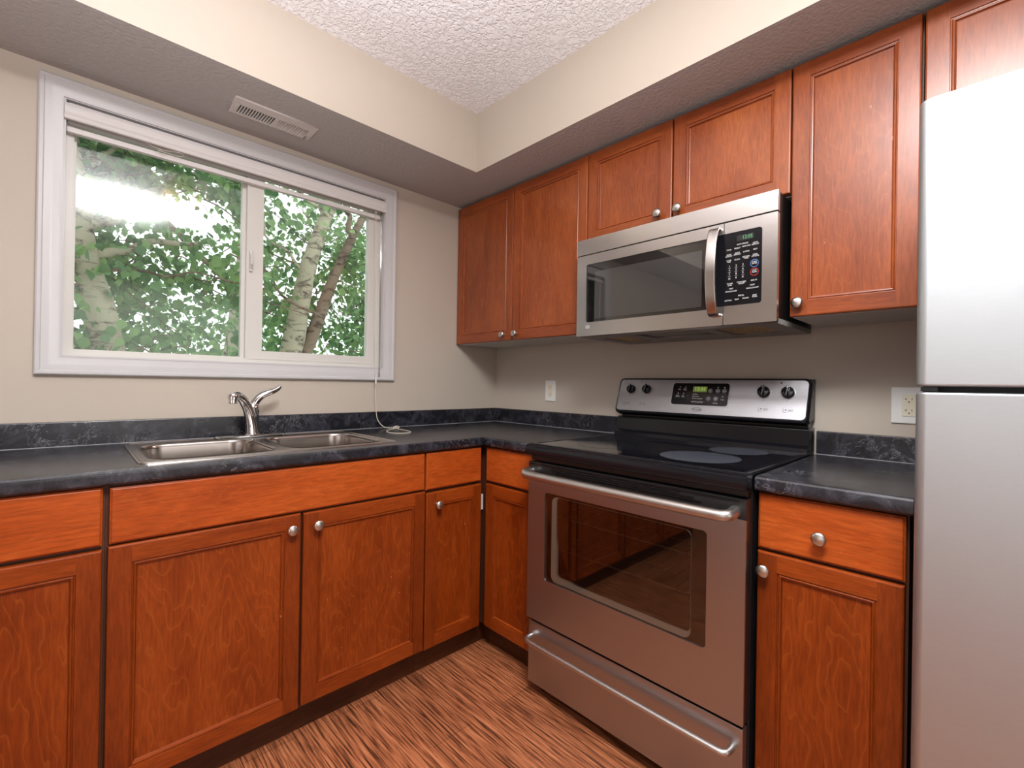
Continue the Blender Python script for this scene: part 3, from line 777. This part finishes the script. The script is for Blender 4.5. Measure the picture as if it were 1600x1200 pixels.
for x, y in ((.95, -.58), (1.645, -.58), (.95, -.06), (1.645, -.06)):
    m = RM(); m.lathe((x, y, 0.0), (0, 0, 1), [(.02, 0), (.02, .012), (.012, .014), (.012, .036)], 12); m.build('levelling_foot', BLK, rg)
# cooktop: rolled front rim and glass
m = RM()
CP = [(-.645, .9215), (-.664, .921), (-.675, .916), (-.679, .906), (-.679, .893), (-.675, .884), (-.665, .880), (-.645, .880)]
m.loft([[(x, y, z) for y, z in CP] for x in (RX0-.001+.0, RX1+.001)])
m.box(RX0, RX1, -.645, -.035, .876, .9195)
for xa, xb in ((RX0-.001, RX0+.020), (RX1-.020, RX1+.001)):
    m.box(xa, xb, -.655, -.045, .9150, .9245, bev=.004)
m.box(RX0, RX1, -.662, -.640, .915, .9240, bev=.004)
m.build('cooktop_frame', BLKG, rg, ang=35)
m = RM(); m.box(RX0+.016, RX1-.016, -.642, -.085, .9205, .9225); ck = m.build('cooktop_glass', GLASSTOP, rg, smooth=False)
for cx, cy, r in ((1.50, -.235, .092), (1.470, -.470, .118), (1.105, -.235, .078), (1.125, -.47, .105)):
    m = RM(); m.M = rb0 @ Matrix.Translation((0, 0, .9226)); m.holes(circ(cx, cy, r, 48), [], .0003); m.build('burner', BURN if cx > 1.3 else BURN2, ck, smooth=False)
# riser and backguard
m = RM()
m.loft([[(x, y, z) for y, z in ((-.012, .92), (-.108, .922), (-.104, .936), (-.088, .946), (-.084, .994), (-.080, 1.001), (-.070, 1.004), (-.012, 1.004))] for x in (RX0+.004, RX1-.004)])
m.build('riser', BLKG, rg, ang=35)
m = RM(); m.box(RX0+.012, RX1-.012, -.060, -.012, 1.004, 1.06); m.build('backguard_neck', BLK, rg, smooth=False)
th_ = math.atan2(.044, .160)
P0 = Vector((0, -.108, 1.021))
# local backguard frame: x, v (up the slope), n (outwards)
ax, av = Vector((1, 0, 0)), Vector((0, .050, .155)).normalized(); an = Vector((0, -av.z, av.y))
# facade convention in the tilted frame: local (x, y, z) -> x*ax + z*av + y*(-an)
TB = rb0 @ Matrix(((1, 0, 0, 0), (0, -an.y, av.y, P0.y), (0, -an.z, av.z, P0.z), (0, 0, 0, 1)))
BH = .163
m = MB(); m.M = TB
ro = rrect(RX0, RX1, 0, BH, .022, 6)
m.loft([[(x, d, z) for x, z in rrect(RX0+i, RX1-i, i, BH-i, .022-i, 6)] for i, d in ((.0, .030), (0, .006), (.002, .002), (.006, 0), (.010, .002))])
m.build('backguard', BLKG, rg, ang=40)
m = RM(); m.loft([[(x, y, z) for y, z in ((-.010, 1.03), (-.080, 1.03), (-.052, 1.172), (-.010, 1.172))] for x in (RX0+.004, RX1-.004)])
m.build('backguard_rear', BLK, rg, smooth=False)
m = MB(); m.M = TB @ facade(.0015); m.holes(rrect(RX0+.011, RX1-.011, .012, BH-.010, .014, 5), [], .003); bgp = m.build('control_fascia', ST_RG, rg, ang=40)
FY = -.0016
m = MB(); m.M = TB @ facade(FY); m.holes(rrect(1.180, 1.410, .046, .141, .012, 5), [], .0010); m.build('panel_bezel', GREYF, bgp, smooth=False)
m = MB(); m.M = TB @ facade(FY-.0011); m.holes(rrect(1.1825, 1.4075, .048, .139, .011, 5), [], .0010); m.build('control_panel', BLKG, bgp, smooth=False)
GY = FY-.0022
m = MB(); m.M = TB @ facade(GY); m.holes(rrect(1.268, 1.324, .102, .125, .001, 1), [], .0006); m.build('display', LCD, bgp, smooth=False)
m = MB(); m.M = TB; m.text('12:05', 1.296, GY-.0008, .1135, .0195, squeeze=1.05); m.build('display_digits', LCDD, bgp, smooth=False)
for x, z in ((1.337, .108), (1.366, .108), (1.391, .108), (1.334, .076), (1.362, .076)):
    m = MB(); m.M = TB @ facade(GY); m.holes(circ(x, z, .0092, 20), [], .0006); m.build('button', GREYB, bgp, smooth=False)
m = MB(); m.M = TB
for s, x, z in (('Bake', 1.212, .112), ('Broil\nHi/Lo', 1.235, .112), ('Timer\nOn/Off', 1.207, .083), ('Self\nClean', 1.230, .083), ('Bake', 1.366, .108), ('Start', 1.391, .108), ('Clock\nSet', 1.362, .076), ('Clean', 1.388, .073)):
    m.text(s, x, GY-.0008, z, .0068, squeeze=.85)
for s, x, z in (('Oven', 1.276, .093), ('Preheat', 1.276, .084), ('Door Locked', 1.276, .075), ('Self-Cleaning Oven', 1.268, .061)):
    m.text(s, x, GY-.0008, z, .0072, align='LEFT', squeeze=.85)
m.text('^', 1.337, GY-.0008, .105, .012); m.text('v', 1.334, GY-.0008, .077, .010); m.text('Oven', 1.363, GY-.0008, .058, .008)
for x, z in ((1.213, .122), (1.236, .122), (1.208, .095), (1.231, .095), (1.272, .093), (1.272, .084), (1.272, .075), (1.366, .122), (1.391, .122), (1.388, .085)):
    m.box(x-.0015, x+.0015, GY-.0009, GY-.0004, z-.0015, z+.0015)
m.build('button_label', WHT, bgp, smooth=False)
m = MB(); m.M = TB @ facade(FY)
ell = lambda a, b_: [(1.293+a*math.cos(2*math.pi*i/28), .030+b_*math.sin(2*math.pi*i/28)) for i in range(28)]
m.holes(ell(.0195, .0085), [ell(.0180, .0072)], .0008)
m.M = TB; m.text('Crosley', 1.293, FY-.0008, .0300, .0110, squeeze=.85); m.build('badge_print', DKP, bgp, smooth=False)
m = MB(); m.M = TB                                       # dial markings
KX = [(.986, .108, .0195), (1.062, .109, .0195), (1.529, .108, .0215), (1.607, .108, .0215)]
for x, z, r in KX:
    for a in range(0, 360, 30):
        px, pz = x+(r+.006)*math.sin(R(a)), z+(r+.006)*math.cos(R(a)); m.box(px-.0008, px+.0008, FY-.0004, FY, pz-.0008, pz+.0008)
    m.text('OFF' if r < .02 else 'LO', x, FY-.0004, z-r-.0095, .0048)
for x, s in ((.978, 'LEFT\nFRONT'), (1.054, 'LEFT\nREAR'), (1.535, 'RIGHT\nREAR'), (1.614, 'RIGHT\nFRONT')):
    m.holes if False else None
    m.box(x-.018, x-.017, FY-.0004, FY, .037, .050); m.box(x-.018, x-.006, FY-.0004, FY, .036, .037); m.box(x-.011, x-.007, FY-.0004, FY, .043, .047)
    m.text(s, x+.006, FY-.0004, .043, .0052)
m.box(1.029, 1.034, FY-.0004, FY, .142, .146); m.text('SURFACE ON', 1.052, FY-.0004, .144, .004); m.text('SURFACE ON', 1.560, FY-.0004, .144, .004); m.box(1.580, 1.585, FY-.0004, FY, .140, .147)
m.build('dial_marking', DKP, bgp, smooth=False)
for x, z, r in KX:
    m = MB(); m.M = TB
    m.lathe((x, FY, z), (0, -1, 0), [(r, 0), (r, .004), (r*.93, .012), (r*.86, .015), (r*.2, .0165), (.0003, .0165)], 30)
    m.M = TB @ Matrix.Translation((x, FY-.014, z)) @ Matrix.Rotation(R(6), 4, 'Y')
    m.box(-.0048, .0048, -.012, 0, -r*.92, r*.98, bev=.003)
    kb = m.build('control_knob', BLKG, bgp, ang=40)
    m = MB(); m.M = TB @ Matrix.Translation((x, FY-.0265, z)) @ Matrix.Rotation(R(6), 4, 'Y'); m.box(-.0006, .0006, -.0006, .0, r*.45, r*.9); m.build('pointer', WHT, kb, smooth=False)
# band under the cooktop with vents
m = RM(); m.box(RX0+.004, RX1-.004, -.650, -.620, .862, .8795, bev=.002); m.build('vent_trim', BLK, rg, ang=40)
# oven door
DZ0, DZ1 = .288, .858
m = RM(); m.box(RX0+.003, RX1-.003, -.655, -.625, DZ0, DZ1, bev=.003); 
m.bm.clear()
m.M = rb0 @ facade(-.626)
VX0, VX1, VZ0, VZ1 = 1.000, 1.577, .444, .756
m.holes(rrect(RX0+.003, RX1-.003, DZ0, DZ1, .003, 2), [rrect(VX0+.03, VX1-.03, VZ0+.03, VZ1-.03, .01)], .029)
od = m.build('oven_door', BLK, rg, ang=35)
m = MB(); m.M = rb0 @ facade(-.655); m.holes(rrect(RX0+.003, RX1-.003, DZ0, .806, .003, 2), [rrect(VX0, VX1, VZ0, VZ1, .012)], RF*-1-.655)
m.build('door_skin', ST_RG, od, ang=40)
m = MB(); m.M = rb0 @ facade(-.655); m.holes(rrect(RX0+.003, RX1-.003, .8065, DZ1, .004, 3), [], .0070)
# vents cut as raised ribs on the black band
m.M = rb0.copy()
m.build('door_cap', BLK, od, ang=40)
for k, z in enumerate((.8535, .8465, .8395, .8325)):
    a, b_ = ((.93, 1.66), (1.03, 1.50), (1.03, 1.54), (1.05, 1.56))[k]
    m = RM(); m.box(a, b_, -.6665, -.6618, z-.0013, z+.0013, bev=.0008); m.build('vent_rib', BLKG, od, ang=40)
m = RM(); m.box(VX0-.003, VX1+.003, -.6588, -.6558, VZ0-.003, VZ1+.003); m.build('door_glass', OVENG, od, smooth=False)
m = MB(); m.M = rb0 @ facade(-.6545)
m.holes(rrect(VX0-.004, VX1+.004, VZ0-.004, VZ1+.004, .01), [rrect(VX0+.046, VX1-.048, VZ0+.020, VZ1-.014, .014)], .0006); m.build('glass_mask', BLKM, od, smooth=False)
m = MB(); m.M = rb0 @ facade(-.6548)
m.holes(rrect(VX0+.030, VX1-.044, VZ0+.004, VZ1-.010, .022), [rrect(VX0+.052, VX1-.0445, VZ0+.024, VZ1-.0105, .014)], .0022)
GSK = plain('worn_grey_window_gasket', (.88, .93, .93), .35)
m.build('window_gasket', GSK, od, smooth=False)
m = RM()
hp = smoothp([(RX0+.018, -.660, .824), (RX0+.016, -.690, .822), (RX0+.024, -.708, .820), (RX0+.055, -.712, .818), (RX1-.055, -.712, .818), (RX1-.034, -.708, .820), (RX1-.028, -.690, .822), (RX1-.030, -.660, .824)], 3)
m.tube(hp, .0150, 14); m.build('handle', ST_BAR, od, ang=60)
# drawer
m = RM(); m.box(RX0+.005, RX1-.005, -.655, -.624, .050, .277, bev=.006); rd = m.build('storage_drawer', ST_RG, rg, ang=40)
m = RM()
hp = smoothp([(RX0+.022, -.653, .222), (RX0+.020, -.676, .221), (RX0+.028, -.690, .220), (RX0+.060, -.694, .219), (RX1-.060, -.694, .219), (RX1-.036, -.690, .220), (RX1-.030, -.676, .221), (RX1-.030, -.653, .222)], 3)
m.tube(hp, .0085, 12); m.build('handle', ST_BAR, rd, ang=60)

# ------------------------------------------------------------ fridge
fr = thing('refrigerator', 'tall stainless steel top-freezer refrigerator at the right edge', 'refrigerator', (-.38, -2.38, 0), ROT_B)
fb0 = Matrix.Translation(-Vector((2.38, -.38, 0)))
def FM(): m = MB(); m.M = fb0.copy(); return m
FX0, FX1, FF = 1.997, 2.757, -.752
m = FM(); m.box(FX0+.004, FX1-.004, -.672, -.025, .03, 1.668, bev=.004); m.build('fridge_body', plain('dark_grey_side', (.06, .06, .062), .45), fr, ang=40)
m = FM(); m.box(FX0+.02, FX1-.02, -.664, -.60, .002, .05); m.build('base_grille', BLK, fr)
def fdoor(z0, z1, nm):
    m = FM()
    def ring(i, z):
        pts = [(FX1-.002-i, -.682), (FX0+.0+i, -.682)]
        for k in range(13):
            a = R(180+90*k/12); pts.append((FX0+.016+i+(.016)*math.cos(a), FF+.016+i+.016*math.sin(a)))
        for k in range(13):
            a = R(270+90*k/12); pts.append((FX1-.018-i+.016*math.cos(a), FF+.016+i+.016*math.sin(a)))
        return [(x, y, z) for x, y in pts]
    m.loft([ring(.005, z0), ring(.0015, z0+.0015), ring(0, z0+.005), ring(0, z1-.005), ring(.0015, z1-.0015), ring(.005, z1)])
    d = m.build(nm, ST_FR, fr, ang=35)
    m = FM(); m.box(FX0+.006, FX1-.008, -.682, -.673, z0+.004, z1-.004); m.build('door_gasket', GASKET, d, smooth=False)
    return d
d1 = fdoor(1.1470, 1.680, 'freezer_door'); d2 = fdoor(.070, 1.1365, 'fridge_door')
for d, z0, z1 in ((d1, 1.18, 1.50), (d2, .72, 1.11)):
    m = FM(); hp = smoothp([(FX1-.05, FF-.001, z0), (FX1-.05, FF-.04, z0+.015), (FX1-.05, FF-.052, z0+.05), (FX1-.05, FF-.052, z1-.05), (FX1-.05, FF-.04, z1-.015), (FX1-.05, FF-.001, z1)], 2)
    m.tube(hp, .012, 12); m.build('handle', ST_BAR, d, ang=60)
m = FM(); m.box(FX0+.008, FX0+.040, -.700, -.640, 1.6805, 1.694, bev=.003); m.build('hinge_cover', GASKET, fr)
m = FM(); m.box(FX0+.006, FX0+.030, -.730, -.674, 1.1380, 1.1455); m.build('centre_hinge', BLK, fr)

# ------------------------------------------------------------ ceiling lamp above the camera's view, seen only in the window pane and steel
cl_ = thing('ceiling_lamp', 'small three bulb ceiling fixture in front of the window', 'lamp', (-1.38, -1.42, ZC))
m = MB(); m.lathe((0, 0, -.001), (0, 0, -1), [(.07, 0), (.07, .012), (.05, .022), (.012, .026), (.010, .05), (.0005, .051)], 24); m.build('canopy', LAMPG, cl_)
for k in range(3):
    a = R(120*k+20); x, y = .085*math.cos(a), .085*math.sin(a)
    m = MB(); m.tube([(0, 0, -.045), (x*.6, y*.6, -.055), (x, y, -.075)], .006, 8); m.lathe((x, y, -.07), (0, 0, -1), [(.014, 0), (.016, .012), (.012, .02)], 14); arm = m.build('lamp_arm', LAMPG, cl_)
    m = MB(); m.lathe((x, y, -.088), (0, 0, -1), [(.008, 0), (.018, .012), (.024, .028), (.022, .042), (.012, .052), (.0005, .055)], 16); m.build('bulb', BULB, arm)

# ------------------------------------------------------------ outdoors
struct(MB().box(-30, 30, .6, 50, -3.2, -3.0).build('ground', plain('lawn', (.10, .16, .05), .9), smooth=False))
rnd = random.Random(7)
def leaf(bm, c, size, n, upv):
    T = n.cross(upv)
    if T.length < .05: T = n.cross(Vector((1, 0, 0)))
    T.normalize(); B = n.cross(T)
    shp = [(0, .55, 0), (.20, .50, .04), (.44, .18, .10), (.46, -.02, .10), (.28, -.22, .06), (0, -.62, -.08)]
    mid = [bm.verts.new(c+B*(-.0*size)+B*size*s[1]*-1+n*size*s[2]*0) for s in (shp[0], (0, .12, 0), shp[-1])]
    for sg in (-1, 1):
        vs = [bm.verts.new(c+T*size*s[0]*sg-B*size*s[1]+n*size*s[2]) for s in shp[1:5]]
        ring = [mid[0]]+vs+[mid[2], mid[1]]
        if sg > 0: ring = ring[::-1]
        bm.faces.new(ring)
def gap(p):
    # natural opening in the crown where the sky shows
    q = Vector(((p.x+1.27)/.25, (p.z-2.24)/.15))
    return q.length < 1
def clump(bm, c, rad, cnt, sz=.055):
    for _ in range(cnt):
        d = Vector((rnd.gauss(0, 1), rnd.gauss(0, 1), rnd.gauss(0, .8)))*rad*.55
        p = c+d
        # opening that follows the line of sight only loosely: shift by depth
        q = Vector((p.x - (p.y-1.6)*.16, p.y, p.z - (p.y-1.6)*.30))
        if gap(q) and rnd.random() < .93: continue
        if p.y < .45: continue
        n = Vector((rnd.gauss(0, .6), -abs(rnd.gauss(.6, .5)), rnd.gauss(.25, .6)))
        if n.length < .1: continue
        n.normalize()
        upv = Vector((rnd.gauss(0, .45), rnd.gauss(0, .3), 1)).normalized()
        leaf(bm, p, sz*rnd.uniform(.6, 1.35), n, upv)
def branch(mb, a, b, r0, r1, wob=.05, n=7, mat=0):
    a, b = Vector(a), Vector(b); pts = []
    for i in range(n):
        t_ = i/(n-1); w = math.sin(t_*math.pi)*wob
        pts.append(a.lerp(b, t_)+Vector((rnd.uniform(-w, w), rnd.uniform(-w, w), rnd.uniform(-w, w))))
    mb.tube(smoothp(pts, 1), [r0+(r1-r0)*i/(len(smoothp(pts, 1))-1) for i in range(len(smoothp(pts, 1)))], 10, mat)
    return pts
def tree(label, loc, trunks, brs, clumps, sz, bark_m=BARKP):
    th = thing('poplar_tree', label, 'tree', loc)
    T = Matrix.Translation(-Vector(loc))
    for pts, rs, mt in trunks:
        m = MB(); m.M = T; p = smoothp([Vector(q) for q in pts], 2); k = len(p)
        rr = [rs[0]+(rs[1]-rs[0])*i/(k-1)+rnd.uniform(-.004, .004) for i in range(k)]
        m.tube(p, rr, 16); m.build('trunk', mt, th, ang=80)
    for a, b_, r0, r1, mt in brs:
        m = MB(); m.M = T
        pts = branch(m, a, b_, r0, r1, .06)
        m.build('branch', mt, th, ang=80)
    m = MB(); tw = MB(); tw.M = T
    for c, rad, cnt in clumps:
        clump(m.bm, Vector(c), rad, cnt, sz)
        c = Vector(c)
        for _ in range(3):
            e = c+Vector((rnd.gauss(0, 1), rnd.gauss(0, .6), rnd.gauss(0, .7)))*rad*.8
            q = Vector((e.x - (e.y-1.6)*.16, e.y, e.z - (e.y-1.6)*.30))
            if e.y > .6 and not gap(q): branch(tw, c+Vector((rnd.gauss(0, .05), rnd.gauss(0, .05), rnd.gauss(0, .05))), e, .006, .002, .05, 5)
    bmesh.ops.transform(m.bm, matrix=T, verts=m.bm.verts)
    fo = m.build('foliage', LEAF, th, smooth=False, fixn=False); fo['kind'] = 'stuff'
    tg = tw.build('twig', BARKB, th); tg['kind'] = 'stuff'
    return th
def field(n, x0, x1, y0, y1, z0, z1, rad, cnt):
    return [((rnd.uniform(x0, x1), rnd.uniform(y0, y1), rnd.uniform(z0, z1)), rad*rnd.uniform(.7, 1.3), cnt) for _ in range(n)]
tree('pale-barked poplar whose leaning trunk fills the left part of the window', (-1.6, 1.75, -3.0),
     [([(-1.30, 1.8, -3.0), (-1.42, 1.75, -.5), (-1.62, 1.7, .9), (-1.72, 1.62, 1.35), (-1.78, 1.6, 1.66), (-1.845, 1.6, 1.9), (-1.85, 1.6, 2.15), (-1.93, 1.6, 2.6), (-2.0, 1.6, 3.4)], (.105, .045), BARKP)],
     [((-1.80, 1.6, 1.85), (-1.17, 1.75, 2.12), .030, .012, BARKP), ((-1.84, 1.6, 2.0), (-1.60, 1.65, 2.28), .035, .024, BARKP),
      ((-1.60, 1.65, 2.28), (-1.10, 1.9, 2.75), .024, .010, BARKP), ((-1.86, 1.6, 2.32), (-1.68, 1.6, 2.56), .02, .012, BARKP), ((-1.78, 1.6, 1.78), (-1.2, 1.4, 1.80), .010, .004, BARKB), ((-1.2, 1.4, 1.80), (-.6, 1.4, 1.62), .007, .003, BARKB)],
     field(34, -2.3, -1.0, 1.35, 2.6, 1.15, 2.05, .30, 95)+field(30, -2.0, -.9, 1.3, 2.4, 2.35, 3.0, .28, 110)+field(14, -2.3, -1.5, 1.3, 2.2, 1.9, 2.7, .24, 42), .052)
tree('poplar with pale trunk and brown limb outside the right part of the window', (-.7, 1.75, -3.0),
     [([(-.95, 1.8, -3.0), (-.85, 1.75, -.5), (-.72, 1.65, 1.0), (-.645, 1.6, 1.45), (-.60, 1.6, 1.75), (-.555, 1.6, 2.02), (-.47, 1.6, 2.3), (-.39, 1.6, 2.53), (-.2, 1.6, 3.2)], (.105, .035), BARKP),
      ([(-.80, 1.7, .6), (-.62, 1.6, 1.2), (-.50, 1.6, 1.52), (-.385, 1.6, 1.88), (-.25, 1.6, 2.22), (-.10, 1.65, 2.52), (.25, 1.7, 3.1)], (.060, .024), BARKB)],
     [((-.20, 1.6, 2.33), (-.36, 1.5, 2.62), .024, .018, BARKB), ((-.56, 1.6, 1.95), (-1.05, 1.5, 2.42), .012, .005, BARKP), ((-.48, 1.45, 1.62), (-1.15, 1.3, 1.95), .012, .005, BARKB), ((-.42, 1.55, 2.45), (-.85, 1.5, 2.7), .014, .006, BARKP)],
     field(36, -1.0, .7, 1.7, 2.9, 1.15, 2.8, .28, 90)+field(12, -.2, .7, 1.2, 1.9, 1.2, 2.6, .25, 80), .050, BARKP)
tree('leafy poplar farther back, seen as small leaves between the two nearer trunks', (-.6, 4.2, -3.0),
     [([(-.6, 4.4, -3), (-.6, 4.3, 0), (-.4, 4.2, 2.0), (-.2, 4.2, 4.5)], (.16, .06), BARKP)],
     [((-.5, 4.2, 1.6), (.8, 4.0, 2.8), .04, .012, BARKB), ((-.45, 4.2, 2.2), (-1.7, 4.1, 3.4), .04, .012, BARKB)],
     field(100, -2.4, 3.0, 3.4, 5.0, 1.2, 4.3, .42, 75), .060)
